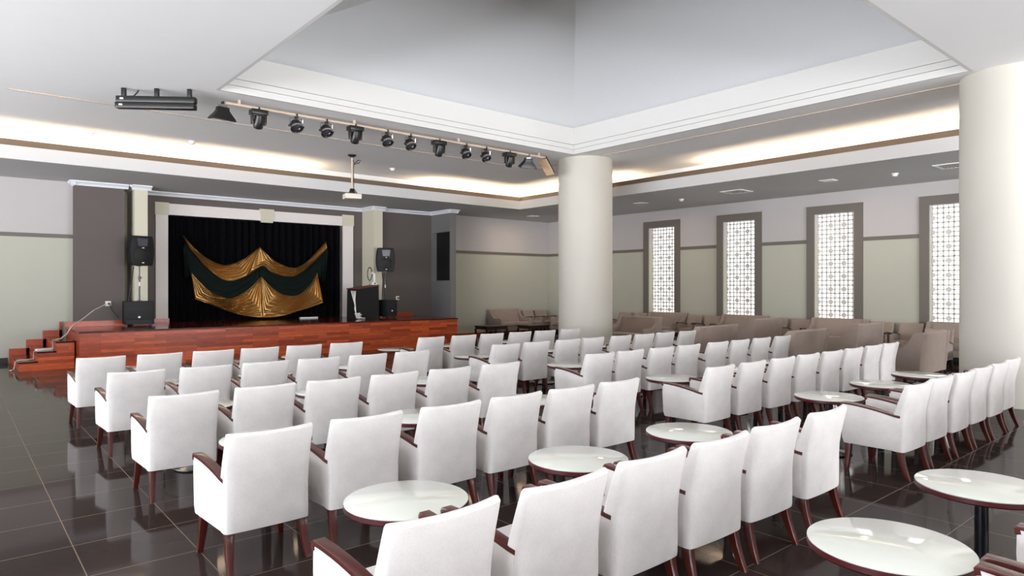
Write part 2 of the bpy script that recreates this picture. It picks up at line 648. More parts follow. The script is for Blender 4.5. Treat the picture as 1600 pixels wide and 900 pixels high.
lat_mesh = None
for i, yc in enumerate(WIN_Y):
    r = empty('window_%d' % (i + 1), (XR, yc, 0))
    word = ['far', 'second', 'third', 'near'][i]
    tag(r, 'tall window with pierced white lattice in dark frame, %s' % ['farthest, behind the round column', 'second from the far corner', 'third from the far corner', 'nearest, partly behind the right column'][i], 'window', None, 'structure')
    f = MB()
    f.box(-.04, -.715, .55, 0, -.505, 3.82)
    f.box(-.04, .505, .55, 0, .715, 3.82)
    f.box(-.04, -.505, OZ1, 0, .505, 3.82)
    f.box(-.04, -.505, .55, 0, .505, OZ0)
    f.build('window_frame', M['rail'], r)
    if lat_mesh is None:
        lo = lattice().build('window_lattice', M['screen'], r, loc=(.17, 0, 0))
        lat_mesh = lo.data
    else:
        lo = bpy.data.objects.new('window_lattice', lat_mesh)
        lo.location = (.17, 0, 0)
        COL.objects.link(lo)
        lo.parent = r
    B(.24, -.505, OZ0, .246, .505, OZ1).build('window_pane', M['glass'], r)

# stage wall, left to right
sw = MB()
sw.box(XL, YS, 0, 2.22, YS + .4, 2.86)
struct(sw, 'wall_stage', M['wall_low'], 'sage green wall left of the stage', 'wall')
struct(B(XL, YS, 2.86, 2.22, YS + .4, ZL + .05), 'wall_stage_upper', M['wall_up'], 'pale upper wall left of the stage', 'wall')
struct(B(XL, YS - .025, 2.83, 2.22, YS, 2.92), 'trim_6', M['rail'], 'taupe dado rail left of the stage', 'trim')
struct(B(XL, YS - .02, 0, 1.0, YS, .12), 'baseboard_stage', M['black_base'], 'black baseboard left of the stage steps', 'baseboard')
struct(B(12.30, YS, 0, XR + .3, YS + .4, 2.88), 'wall_stage_right', M['wall_low'], 'sage green wall right of the stage', 'wall')
struct(B(12.30, YS, 2.88, XR + .3, YS + .4, ZL + .05), 'wall_stage_right_upper', M['wall_up'], 'pale upper wall right of the stage', 'wall')
struct(B(12.36, YS - .025, 2.85, XR, YS, 2.945), 'trim_7', M['rail'], 'taupe dado rail right of the stage', 'trim')
struct(B(12.36, YS - .02, 0, XR, YS, .10), 'baseboard_stage_right', M['skirt'], 'red wooden baseboard right of the stage', 'baseboard')
struct(B(2.22, 18.2, 0, 3.22, 19.6, ZL + .05), 'wall_pier_left', M['grey'], 'dark taupe wall pier left of the curtain', 'wall')
struct(B(3.22, 19.0, 0, 3.86, 19.6, ZL + .05), 'wall_recess_left', M['beige'], 'beige recess beside the left pier', 'wall')
struct(B(3.42, 18.1, .0, 3.70, 19.0, ZL + .05), 'wall_pilaster_left', M['beige'], 'beige pilaster left of the curtain', 'wall')
fr = MB()
fr.box(3.70, 18.95, 0, 4.34, 19.6, ZL + .05)
fr.box(9.23, 18.95, 0, 9.95, 19.6, ZL + .05)
fr.box(4.34, 18.95, 3.57, 9.23, 19.6, ZL + .05)
struct(fr, 'wall_proscenium', M['grey'], 'dark taupe wall around the curtain opening', 'wall')
struct(B(4.2, 19.5, 0, 9.4, 19.65, 3.7), 'wall_backstage', M['void'], 'black wall behind the curtain', 'wall')
bo = MB()
bo.box(4.05, 18.91, .78, 4.34, 18.96, 3.58)
bo.box(9.23, 18.91, .78, 9.57, 18.96, 3.60)
bo.box(4.35, 18.91, 3.57, 9.22, 18.96, 3.86)
struct(bo, 'trim_8', M['border'], 'pale flat border framing the curtain opening', 'trim')
kb = MB()
kb.box(4.03, 18.89, 3.56, 4.36, 18.955, 3.88)
kb.box(9.21, 18.89, 3.58, 9.59, 18.955, 3.91)
kb.loft([[(6.69, 18.88, 3.90), (7.10, 18.88, 3.90), (7.10, 18.955, 3.90), (6.69, 18.955, 3.90)],
         [(6.73, 18.88, 3.52), (7.06, 18.88, 3.52), (7.06, 18.955, 3.52), (6.73, 18.955, 3.52)]])
struct(kb, 'trim_9', M['beige'], 'beige corner blocks and keystone on the curtain border', 'trim')
struct(B(9.90, 18.2, 0, 10.20, 19.6, ZL + .05), 'wall_pilaster_right', M['beige'], 'beige pilaster right of the curtain', 'wall')
struct(B(10.20, 18.45, 0, 12.15, 19.6, ZL + .05), 'wall_pier_right', M['grey'], 'dark taupe wall right of the curtain', 'wall')
fin = MB()
fin.box(12.15, 17.35, 0, 12.36, 18.95, 1.90)
fin.box(12.15, 17.35, 3.46, 12.36, 18.95, ZL + .05)
fin.box(12.15, 17.35, 1.90, 12.36, 17.40, 3.46)
fin.box(12.15, 18.36, 1.90, 12.36, 18.95, 3.46)
struct(fin, 'wall_fin', M['bluegrey'], 'blue grey wall end at the right of the stage', 'wall')
struct(B(12.30, 17.40, 1.90, 12.35, 18.36, 3.46), 'trim_10', M['void'], 'black niche in the blue grey wall end', 'trim')

# crown moulding under the soffit, one run per wall piece
cr = MB()


def crown(x0, y0, x1, y1, nx, ny):
    """cove profile swept along a straight wall piece, n = outward normal"""
    prof = [(0, 0.13), (.02, .13), (.03, .10), (.06, .06), (.10, .035), (.11, 0.0), (0, 0)]
    a = [(x0 + nx * p, y0 + ny * p, ZL - z * .8) for p, z in prof]
    b = [(x1 + nx * p, y1 + ny * p, ZL - z * .8) for p, z in prof]
    cr.loft([a, b])


crown(2.14, 18.2, 3.30, 18.2, 0, -1)
crown(3.22, 18.2, 3.22, 19.0, 1, 0)
crown(3.36, 18.1, 3.78, 18.1, 0, -1)
crown(3.42, 18.1, 3.42, 19.0, -1, 0)
crown(3.70, 18.1, 3.70, 18.95, 1, 0)
crown(3.70, 18.95, 9.90, 18.95, 0, -1)
crown(9.90, 18.12, 9.90, 18.95, -1, 0)
crown(9.82, 18.2, 10.28, 18.2, 0, -1)
crown(10.20, 18.45, 12.15, 18.45, 0, -1)
crown(12.15, 17.27, 12.15, 18.45, -1, 0)
crown(12.07, 17.35, 12.44, 17.35, 0, -1)
crown(12.36, 17.27, 12.36, 18.55, 1, 0)
crown(2.22, 18.12, 2.22, 18.55, -1, 0)
struct(cr, 'trim_11', M['crown'], 'white crown moulding above the stage wall', 'trim')

# left and back walls, out of shot, with their glazing
lw = MB()
edges = [YB - .2] + [v for p in LEFT_WIN for v in p] + [20.0]
for i in range(0, len(edges), 2):
    lw.box(XL - .2, edges[i], 0, XL, edges[i + 1], 5.0)
for y0, y1 in LEFT_WIN:
    lw.box(XL - .2, y0, 0, XL, y1, .4)
    lw.box(XL - .2, y0, 3.6, XL, y1, 5.0)
struct(lw, 'wall_left', M['wall_up'], 'pale wall with large windows left of the aisle', 'wall')
bw = MB()
edges = [XL - .2] + [v for p in BACK_WIN for v in p] + [XR + .3]
for i in range(0, len(edges), 2):
    bw.box(edges[i], YB - .2, 0, edges[i + 1], YB, 5.0)
for x0, x1 in BACK_WIN:
    bw.box(x0, YB - .2, 0, x1, YB, .4)
    bw.box(x0, YB - .2, 3.6, x1, YB, 5.0)
struct(bw, 'wall_back', M['wall_up'], 'pale wall with windows behind the seating', 'wall')

# round columns
for i, (x, y) in enumerate(((12.02, 11.37), (11.97, 2.69))):
    cb = MB().lathe([(.665, 0), (.665, ZC + .02)], 96)
    o = cb.build('column_%d' % (i + 1), M['column'], smooth=True, loc=(x, y, 0))
    tag(o, ['white round column in the middle, at the far end of the rows', 'white round column at the right edge of the room'][i], 'column', None, 'structure')

# ------------------------------------------------------------------ cove light runs (hidden in the trough)
WARM = (1.0, 0.76, 0.50)


def cove_run(x0, y0, x1, y1, label):
    L = math.hypot(x1 - x0, y1 - y0)
    horiz = abs(x1 - x0) > abs(y1 - y0)
    o = B(-L / 2, -.03, 0, L / 2, .03, .03).build('cove_light', M['white'], loc=((x0 + x1) / 2, (y0 + y1) / 2, 4.41))
    if not horiz:
        o.rotation_euler = (0, 0, PI / 2)
    tag(o, label, 'light', 'cove lights')
    a = area_light('cove_lamp', (0, 0, .05), (PI, 0, 0), L, .10, COVE_POWER * L, WARM)
    a.parent = o


cove_run(-7.8, 16.32, 7.0, 16.32, 'warm cove light strip over the stage, left run')
cove_run(10.6, 16.32, 13.9, 16.32, 'warm cove light strip over the stage, right run up to the corner')
cove_run(14.22, 11.9, 14.22, 16.2, 'warm cove light strip above the window wall, far run')
cove_run(14.22, -6.5, 14.22, 9.3, 'warm cove light strip above the window wall, near run')

# ------------------------------------------------------------------ stage and steps
SX0, SX1, SY0, SZ = 2.03, 11.45, 16.0, .78
st = empty('stage', ((SX0 + SX1) / 2, SY0, 0))
tag(st, 'low wooden stage clad in red brown parquet with dark glossy top', 'stage')
ox, oy = (SX0 + SX1) / 2, SY0


def at_stage(mb, name, m, **k):
    mb.v = [(x - ox, y - oy, z) for x, y, z in mb.v]
    return mb.build(name, m, st, **k)


at_stage(B(SX0 + .02, SY0 + .02, .02, SX1 - .02, 18.07, SZ - .035), 'platform', M['darkwood'])
at_stage(B(SX0, SY0, 0, SX1, SY0 + .02, SZ - .03), 'front_panel', M['stage_front'])
at_stage(B(SX0, SY0 + .02, 0, SX0 + .02, 18.07, SZ - .03), 'side_panel', M['stage_side'])
at_stage(B(SX1 - .02, SY0 + .02, 0, SX1, 18.07, SZ - .03), 'side_panel', M['stage_side'])
at_stage(B(SX0 - .015, SY0 - .015, SZ - .035, SX1 + .015, 18.08, SZ), 'stage_floor', M['stage_top'])
bf = MB()
bf.box(3.71, 18.09, SZ - .06, 9.89, 18.94, SZ)
bf.box(4.34, 18.94, SZ - .06, 9.23, 19.49, SZ)
bf.box(10.21, 18.09, SZ - .06, 11.45, 18.44, SZ)
bf.box(2.04, 18.09, SZ - .06, 3.41, 18.19, SZ)
struct(bf, 'floor_backstage', M['stage_top'], 'dark red wooden floor under the curtain behind the stage', 'floor')
sk = MB()
sk.box(2.02, 18.165, SZ + .001, 3.22, 18.195, SZ + .12)
sk.box(3.80, 18.875, SZ + .001, 4.36, 18.905, SZ + .10)
sk.box(10.25, 18.42, SZ + .001, 11.40, 18.445, SZ + .10)
sk.box(3.40, 18.08, SZ + .001, 3.71, 18.098, SZ + .10)
struct(sk, 'baseboard_backstage', M['skirt'], 'red wooden skirting along the walls behind the stage', 'baseboard')

sp = empty('stage_steps', (1.5, 16.45, 0))
tag(sp, 'red wooden steps climbing to the left end of the stage', 'steps')
xs = [1.05, 1.36, 1.67, 1.98]
body, tread = MB(), MB()
prof = [(xs[0] - 1.5 + .02, 0)]
for k in range(3):
    prof += [(xs[k] - 1.5 + .02, .19 * (k + 1) - .03), ((xs[k + 1] - 1.5 + .02) if k < 2 else .5, .19 * (k + 1) - .03)]
prof.append((.5, 0))
body.loft([[(x, .02, z) for x, z in prof], [(x, 1.9, z) for x, z in prof]])
for k, x in enumerate(xs[:3]):
    z = .19 * (k + 1)
    tread.box(x - 1.5, 0, z - .03, (xs[k + 1] if k < 2 else 2.0) - 1.5 + (.018 if k < 2 else 0), 1.92, z)
body.build('step_body', M['stage_front'], sp)
tread.build('tread', M['stage_top'], sp)
zz = MB()                                         # stepped skirting up the wall
for k, x in enumerate(xs):
    zz.box(x - 1.5 - .03, 2.04, 0, 2.0 - 1.5, 2.07, .19 * (k + 1) + .13)
zz.build('wall_skirting', M['skirt'], sp)

# ------------------------------------------------------------------ curtain and swags
cu = MB()
n = 150
rows = []
for k in range(n + 1):
    x = 4.36 + (9.21 - 4.36) * k / n
    ph = k / n * 2 * PI * 23
    y = 19.14 + .06 * math.sin(ph + .8 * math.sin(k * .21)) + .02 * math.sin(ph * 2.3)
    rows.append([(x, y, SZ + .01), (x + .01 * math.sin(k), y + .004, 2.0), (x, y - .003, 3.56)])
f, b = rows, [[(p[0], p[1] + .02, p[2]) for p in r] for r in rows]
for side in (f, b):
    for k in range(n):
        for j in range(2):
            cu.add([side[k][j], side[k + 1][j], side[k + 1][j + 1], side[k][j + 1]], [(0, 1, 2, 3)])
o = cu.build('stage_curtain', M['curtain'], smooth=True)
tag(o, 'black pleated curtain filling the stage opening', 'curtain')

TH = YAW


def on_y(px, py, Y):
    """direction of a sight line measured on the photograph, met with the vertical plane y = Y"""
    t = (px - 800) / 1038
    dx, dy = math.sin(TH) + t * math.cos(TH), math.cos(TH) - t * math.sin(TH)
    zc = Y / dy
    return dx * zc, 1.7 - (py - 448) / 1038 * zc


def curve(pts, Y=18.92):
    w_ = [on_y(260 + a / 5.293, 340 + b / 5.293, Y) for a, b in pts]

    def g(u):
        u = max(0, min(1, u)) * (len(w_) - 1)
        i = min(int(u), len(w_) - 2)
        t = u - i
        p0, p1, p2, p3 = w_[max(i - 1, 0)], w_[i], w_[i + 1], w_[min(i + 2, len(w_) - 1)]
        return tuple(.5 * (2 * p1[k] + (p2[k] - p0[k]) * t + (2 * p0[k] - 5 * p1[k] + 4 * p2[k] - p3[k]) * t * t + (3 * p1[k] - p0[k] - 3 * p2[k] + p3[k]) * t ** 3) for k in (0, 1))
    return g


def swag(top, bot, folds, amp, y, nu=90, nv=72):
    """two hanging bellies between three pins; the pleats gather under the pins"""
    mb = MB()
    h = len(top) // 2
    for half, (t_, b_) in enumerate(((top[:h + 1], bot[:h + 1]), (top[h:], bot[h:]))):
        tf, bf = curve(t_), curve(b_)
        loops, back = [], []
        def bil(u, v):
            a, b2 = tf(u), bf(u)
            return a[0] + (b2[0] - a[0]) * v, a[1] + (b2[1] - a[1]) * v
        p0, p1 = tf(0), tf(1)
        for i in range(nu + 1):
            s_ = i / nu
            row, rb = [], []
            for j in range(nv + 1):
                v = j / nv
                dl = .30 * (1 - v) * min(1, v * 6)
                if s_ < .2:
                    t = 1 - s_ / .2
                    q0 = bil(dl, v)
                    x, z = q0[0] + (p0[0] - q0[0]) * t, q0[1] + (p0[1] - q0[1]) * t
                elif s_ > .8:
                    t = (s_ - .8) / .2
                    q0 = bil(1 - dl, v)
                    x, z = q0[0] + (p1[0] - q0[0]) * t, q0[1] + (p1[1] - q0[1]) * t
                else:
                    t = 0
                    x, z = bil(dl + (1 - 2 * dl) * (s_ - .2) / .6, v)
                belly = math.sin(s_ * PI)
                ph = 2 * PI * folds * v + .7 * math.sin(s_ * 7 + half * 2 + v * 3)
                saw = .5 + .5 * math.sin(ph)
                q_ = amp * (1 - .75 * t) * (saw + .22 * math.sin(2 * ph + 1 + s_ * 4))
                d_ = y - .04 - .06 * belly * math.sin(v * PI * .8) - q_
                row.append((x, d_, z))
                rb.append((x, d_ + .012, z))
            loops.append(row)
            back.append(rb)
        for L_ in (loops, back):
            for i in range(nu):
                for j in range(nv):
                    mb.add([L_[i][j], L_[i + 1][j], L_[i + 1][j + 1], L_[i][j + 1]], [(0, 1, 2, 3)])
    return mb


dr = empty('swag_drape', (0, 0, 0))
tag(dr, 'gold and dark green swag drape pinned on the black curtain', 'drape')
UT = [(138, 150), (220, 245), (310, 320), (420, 378), (520, 390), (650, 335), (770, 246), (840, 312), (920, 372), (1010, 408), (1090, 408), (1200, 330), (1318, 203)]
UB = [(150, 172), (180, 240), (225, 300), (320, 405), (440, 500), (540, 522), (660, 480), (785, 404), (850, 440), (910, 468), (980, 486), (1070, 474), (1190, 388), (1326, 250)]
LT = [(205, 462), (300, 560), (420, 640), (540, 665), (680, 590), (780, 488), (850, 560), (950, 630), (1080, 640), (1180, 560), (1245, 458)]
LB = [(232, 672), (350, 715), (480, 765), (590, 800), (690, 818), (785, 826), (880, 822), (990, 800), (1080, 772), (1180, 742), (1290, 702)]
GB = [(205, 500), (300, 590), (420, 670), (540, 690), (680, 620), (780, 520), (850, 590), (950, 655), (1080, 665), (1180, 590), (1250, 500)]
GT = [(150, 210), (250, 300), (400, 420), (520, 440), (650, 390), (768, 330), (850, 370), (950, 430), (1080, 450), (1200, 370), (1330, 250)]
swag(GT, GB, 5, .012, 19.0).build('green_swag', M['green'], dr, smooth=True)
swag(UT, UB, 6, .07, 18.97).build('gold_swag', M['gold'], dr, smooth=True)
swag(LT, LB, 8, .075, 18.95).build('gold_swag', M['gold'], dr, smooth=True)


def tail(top, bot, folds):
    mb = MB()
    tf, bf = curve(top), curve(bot)
    g = []
    for i in range(31):
        u = i / 30
        a, b_ = tf(u), bf(u)
        g.append([(a[0] + (b_[0] - a[0]) * v / 8, 18.95 + .03 * math.sin(2 * PI * folds * u) * (v / 8 + .2), a[1] + (b_[1] - a[1]) * v / 8) for v in range(9)])
    for dy in (0, .012):
        for i in range(30):
            for j in range(8):
                mb.add([(p[0], p[1] + dy, p[2]) for p in (g[i][j], g[i + 1][j], g[i + 1][j + 1], g[i][j + 1])], [(0, 1, 2, 3)])
    return mb


tail([(140, 245), (170, 235), (205, 260), (270, 330)], [(150, 490), (165, 502), (200, 470), (260, 480)], 3.5).build('green_tail', M['green'], dr, smooth=True)
tail([(1240, 330), (1300, 280), (1330, 262), (1345, 270)], [(1250, 470), (1285, 520), (1300, 530), (1322, 500)], 3.5).build('green_tail', M['green'], dr, smooth=True)

tag(B(0, 0, 0, .54, .08, .035).build('white_batten', M['white'], loc=(7.76, 18.62, SZ), bevel=.006), 'white batten lying on the stage at the foot of the curtain', 'batten')

# ------------------------------------------------------------------ stage equipment


def speaker(name, loc, rz, label):
    r = empty(name, loc, rz)
    tag(r, label, 'speaker', 'speakers on poles')
    prof = lambda z: .19 + .035 * math.sin((z / .70) * PI) ** .7
    loops = []
    for k in range(9):
        z = .70 * k / 8
        s_ = .17 + .03 * math.sin(PI * k / 8) if 0 < k < 8 else .165
        s_ *= 1.25
        loops.append([(-s_ * 1.08, -.17, z), (s_ * 1.08, -.17, z), (s_ * 1.15, -.05, z), (s_ * .78, .17, z), (-s_ * .78, .17, z), (-s_ * 1.15, -.05, z)])
    MB().loft(loops).build('cabinet', M['plastic'], r, bevel=.008)
    g = MB().lathe([(.001, 0), (.185, 0), (.185, .012), (.17, .02), (.001, .028)], 40, mtx=Matrix.Translation((0, -.168, .24)) @ Matrix.Rotation(PI / 2, 4, 'X'))
    g.build('grille', M['grille'], r, smooth=True)
    h = MB().loft([[(-.13, -.171, .64), (.13, -.171, .64), (.10, -.171, .46), (-.10, -.171, .46)], [(-.05, -.14, .58), (.05, -.14, .58), (.05, -.14, .52), (-.05, -.14, .52)]])
    h.build('horn', M['lens'], r)
    bd = MB().box(-.02, -.20, .405, .02, -.168, .425)
    bd.box(-.02, -.20, .055, .02, -.17, .075)
    bd.build('badge', M['badge'], r)
    B(-.05, -.03, -.012, .05, .03, .0).build('pole_socket', M['black'], r)
    return r


def subwoofer(name, loc, rz, wd, h, dp, label):
    r = empty(name, loc, rz)
    tag(r, label, 'speaker', 'subwoofers on the stage')
    B(-wd / 2, -dp / 2, .04, wd / 2, dp / 2, h).build('cabinet', M['plastic'], r, bevel=.012)
    g = MB()
    g.box(-wd / 2 + .03, -dp / 2 - .012, .16, wd / 2 - .03, -dp / 2 + .002, h - .03)
    g.build('grille', M['grille'], r, bevel=.006)
    B(-wd / 2 + .05, -dp / 2 - .004, .05, wd / 2 - .05, -dp / 2 + .002, .145).build('port', M['void'], r)
    B(-.025, -dp / 2 - .02, .19, .025, -dp / 2 - .01, .23).build('badge', M['badge'], r)
    B(-wd * .22, -dp / 2 - .016, h * .62, wd * .22, -dp / 2 - .01, h * .72).build('name_plate', M['void'], r)
    f_ = MB()
    for sx in (-1, 1):
        for sy in (-1, 1):
            f_.lathe([(.02, 0), (.02, .042)], 12, c=(sx * (wd / 2 - .06), sy * (dp / 2 - .06), 0))
    f_.build('foot', M['black'], r)
    return r


def pole(loc, h, label):
    r = empty('speaker_pole', loc)
    tag(r, label, 'pole', 'speaker poles')
    MB().lathe([(.05, 0), (.05, .01), (.018, .02), (.018, h * .62)], 16).build('lower_tube', M['black'], r, smooth=True)
    MB().lathe([(.013, h * .6), (.013, h - .012)], 16).build('upper_tube', M['black'], r, smooth=True)
    MB().lathe([(.026, h * .6), (.026, h * .7)], 16).build('collar', M['black'], r, smooth=True)
    MB().lathe([(.012, 0), (.012, .05)], 12, c=(0, 0, 0), mtx=Matrix.Translation((0, 0, h * .66)) @ Matrix.Rotation(PI / 2, 4, 'Y')).build('knob', M['black'], r)
    MB().lathe([(.0185, h * .42), (.0185, h * .54)], 16).build('sleeve', M['badge'], r, smooth=True)


subwoofer('subwoofer', (3.42, 17.72, SZ), -.10, .62, .58, .50, 'black subwoofer box on the stage left of the curtain')
pole((3.45, 17.74, SZ + .58), .84, 'black speaker pole standing on the left subwoofer')
speaker('loudspeaker', (3.45, 17.76, SZ + .58 + .84), .25, 'black loudspeaker on its pole left of the curtain')
subwoofer('subwoofer', (9.95, 17.50, SZ), .25, .44, .53, .42, 'black subwoofer box on the stage right of the draped desk')
pole((9.93, 17.56, SZ + .53), .84, 'black speaker pole standing on the right subwoofer')
speaker('loudspeaker', (9.93, 17.58, SZ + .53 + .84), -.30, 'black loudspeaker on its pole right of the curtain')
tag(MB().tube([(3.32, 17.70, SZ + 1.40), (3.29, 17.73, SZ + 1.1), (3.25, 17.75, SZ + .8), (3.22, 17.72, SZ + .585)], .012).build('speaker_cable', M['cableb'], smooth=True), 'black cable hanging from the left loudspeaker to its subwoofer', 'cable')
tag(MB().tube([(9.84, 17.60, SZ + 1.365), (9.86, 17.58, SZ + 1.1), (9.82, 17.54, SZ + .8), (9.80, 17.52, SZ + .54)], .012).build('speaker_cable', M['cableb'], smooth=True), 'black cable hanging from the right loudspeaker to its subwoofer', 'cable')

dk = empty('draped_desk', (9.28, 17.60, SZ))
tag(dk, 'black cloth covered desk with slanted top at the right of the stage', 'desk')
pts = 40
g0, g1 = [], []
for k in range(pts):
    t = k / pts * 4
    e, fr_ = int(t), t - int(t)
    cs = [(-.42, -.28), (.30, -.28), (.30, .28), (-.42, .28)]
    a, b_ = cs[e], cs[(e + 1) % 4]
    x, y = a[0] + (b_[0] - a[0]) * fr_, a[1] + (b_[1] - a[1]) * fr_
    s_ = 1 + .025 * math.sin(k * 2.2)
    g0.append((x * s_ * 1.03, y * s_ * 1.03, 0))
    g1.append((x, y, .84 + .10 * (x + .42) / .72))
MB().loft([g0, [(a[0] * .5 + b_[0] * .5, a[1] * .5 + b_[1] * .5, .45) for a, b_ in zip(g0, g1)], g1]).build('cloth', M['cloth'], dk, smooth=True)
MB().loft([[(-.44, -.30, .845), (.32, -.30, .948), (.32, .30, .948), (-.44, .30, .845)], [(-.44, -.30, .87), (.32, -.30, .973), (.32, .30, .973), (-.44, .30, .87)]]).build('desk_top', M['redtrim'], dk)
cab = MB()
for k in range(4):
    cab.tube([(-.45 - .02 * k, -.30 + .05 * k, .80), (-.475, -.31, .55 - .05 * k), (-.46 - .01 * k, -.32, .30), (-.45, -.36, .06), (-.36 + .05 * k, -.42, .02)], .011)
cab.tube([(-.44 + .05 * math.cos(a * .7) * (1 + a * .05), -.45 + .06 * math.sin(a * .7), .02 + .006 * a) for a in range(26)], .014)
tag(cab.build('cable_bundle', M['white'], smooth=True, loc=(9.28, 17.60, SZ)), 'white cables heaped on the stage at the left of the draped desk', 'cables')
hr = empty('hoop_stand', (9.45, 17.62, SZ + .957))  # black loop on a stem, purpose unclear; gives no light
tag(hr, 'black oval hoop on a thin stem standing on the draped desk', 'lamp')
MB().tube([(.075 * math.sin(2 * PI * k / 28), 0, .34 + .19 * -math.cos(2 * PI * k / 28)) for k in range(29)], .013).build('hoop', M['black'], hr, smooth=True)
MB().lathe([(.05, 0.004), (.05, .015), (.008, .02), (.008, .16)], 16).build('stem', M['black'], hr, smooth=True)
wr = empty('white_stand', (9.53, 17.50, SZ + .966))
tag(wr, 'small white stand with bracket on the draped desk', 'stand')
B(-.07, -.04, .006, .07, .04, .09).build('base', M['white'], wr, bevel=.012)
B(-.02, -.02, .09, .03, .02, .38).build('upright', M['white'], wr, bevel=.006)
B(-.08, -.02, .33, .03, .02, .38).build('bracket', M['white'], wr, bevel=.006)
B(-.02, -.045, .03, .02, -.035, .07).build('lens', M['black'], wr)


def outlet(loc, label):
    r = empty('wall_socket', loc)
    tag(r, label, 'socket', 'wall sockets')
    B(-.06, -.012, -.06, .06, 0, .06).build('plate', M['white'], r, bevel=.006)
    MB().lathe([(.022, 0), (.022, .05)], 14, mtx=Matrix.Translation((.01, -.01, 0)) @ Matrix.Rotation(PI / 2, 4, 'X')).build('plug', M['cableb'], r, smooth=True)


outlet((2.88, 18.2, 1.30), 'white wall socket on the dark pier left of the curtain')
outlet((10.87, 18.45, 1.34), 'white wall socket on the dark wall right of the curtain')
tag(MB().tube([(2.83, 18.16, 1.29), (2.55, 17.9, 1.16), (2.30, 17.5, 1.00), (2.13, 17.2, .90), (2.0, 17.0, .83), (1.92, 16.9, .70), (1.80, 16.82, .605), (1.72, 16.76, .595), (1.655, 16.72, .585), (1.645, 16.72, .42)], .013).build('extension_lead', M['cable'], smooth=True), 'pale extension lead hanging from the socket to the steps', 'cable')
tag(B(-.16, -.03, 0, .16, .03, .045).build('power_strip', M['white'], loc=(1.50, 16.72, .382), bevel=.01), 'white power strip lying on the red steps', 'power strip')
bpy.data.objects['power_strip'].rotation_euler = (0, 0, .45)
tag(MB().tube([(1.38, 16.66, .40), (1.355, 16.70, .395), (1.335, 16.75, .36), (1.325, 16.78, .22), (1.22, 16.74, .205), (1.08, 16.76, .205), (1.03, 16.78, .18), (1.0, 16.74, .03), (.93, 16.66, .02), (.95, 16.58, .02)], .012).build('floor_cable', M['pipe'], smooth=True), 'pale brown cable trailing down the red steps to the floor', 'cable')
tag(MB().tube([(2.90, 18.15, 1.28), (2.96, 18.1, 1.14), (3.03, 18.05, 1.03), (3.07, 17.98, .98)], .010).build('power_cable', M['cableb'], smooth=True), 'black cable from the left socket to the subwoofer', 'cable')


# ------------------------------------------------------------------ armchair
def arm_z(y):
    s_ = max(0, min(1, (.285 - y) / .47))
    return .632 - .070 * s_ ** 1.7


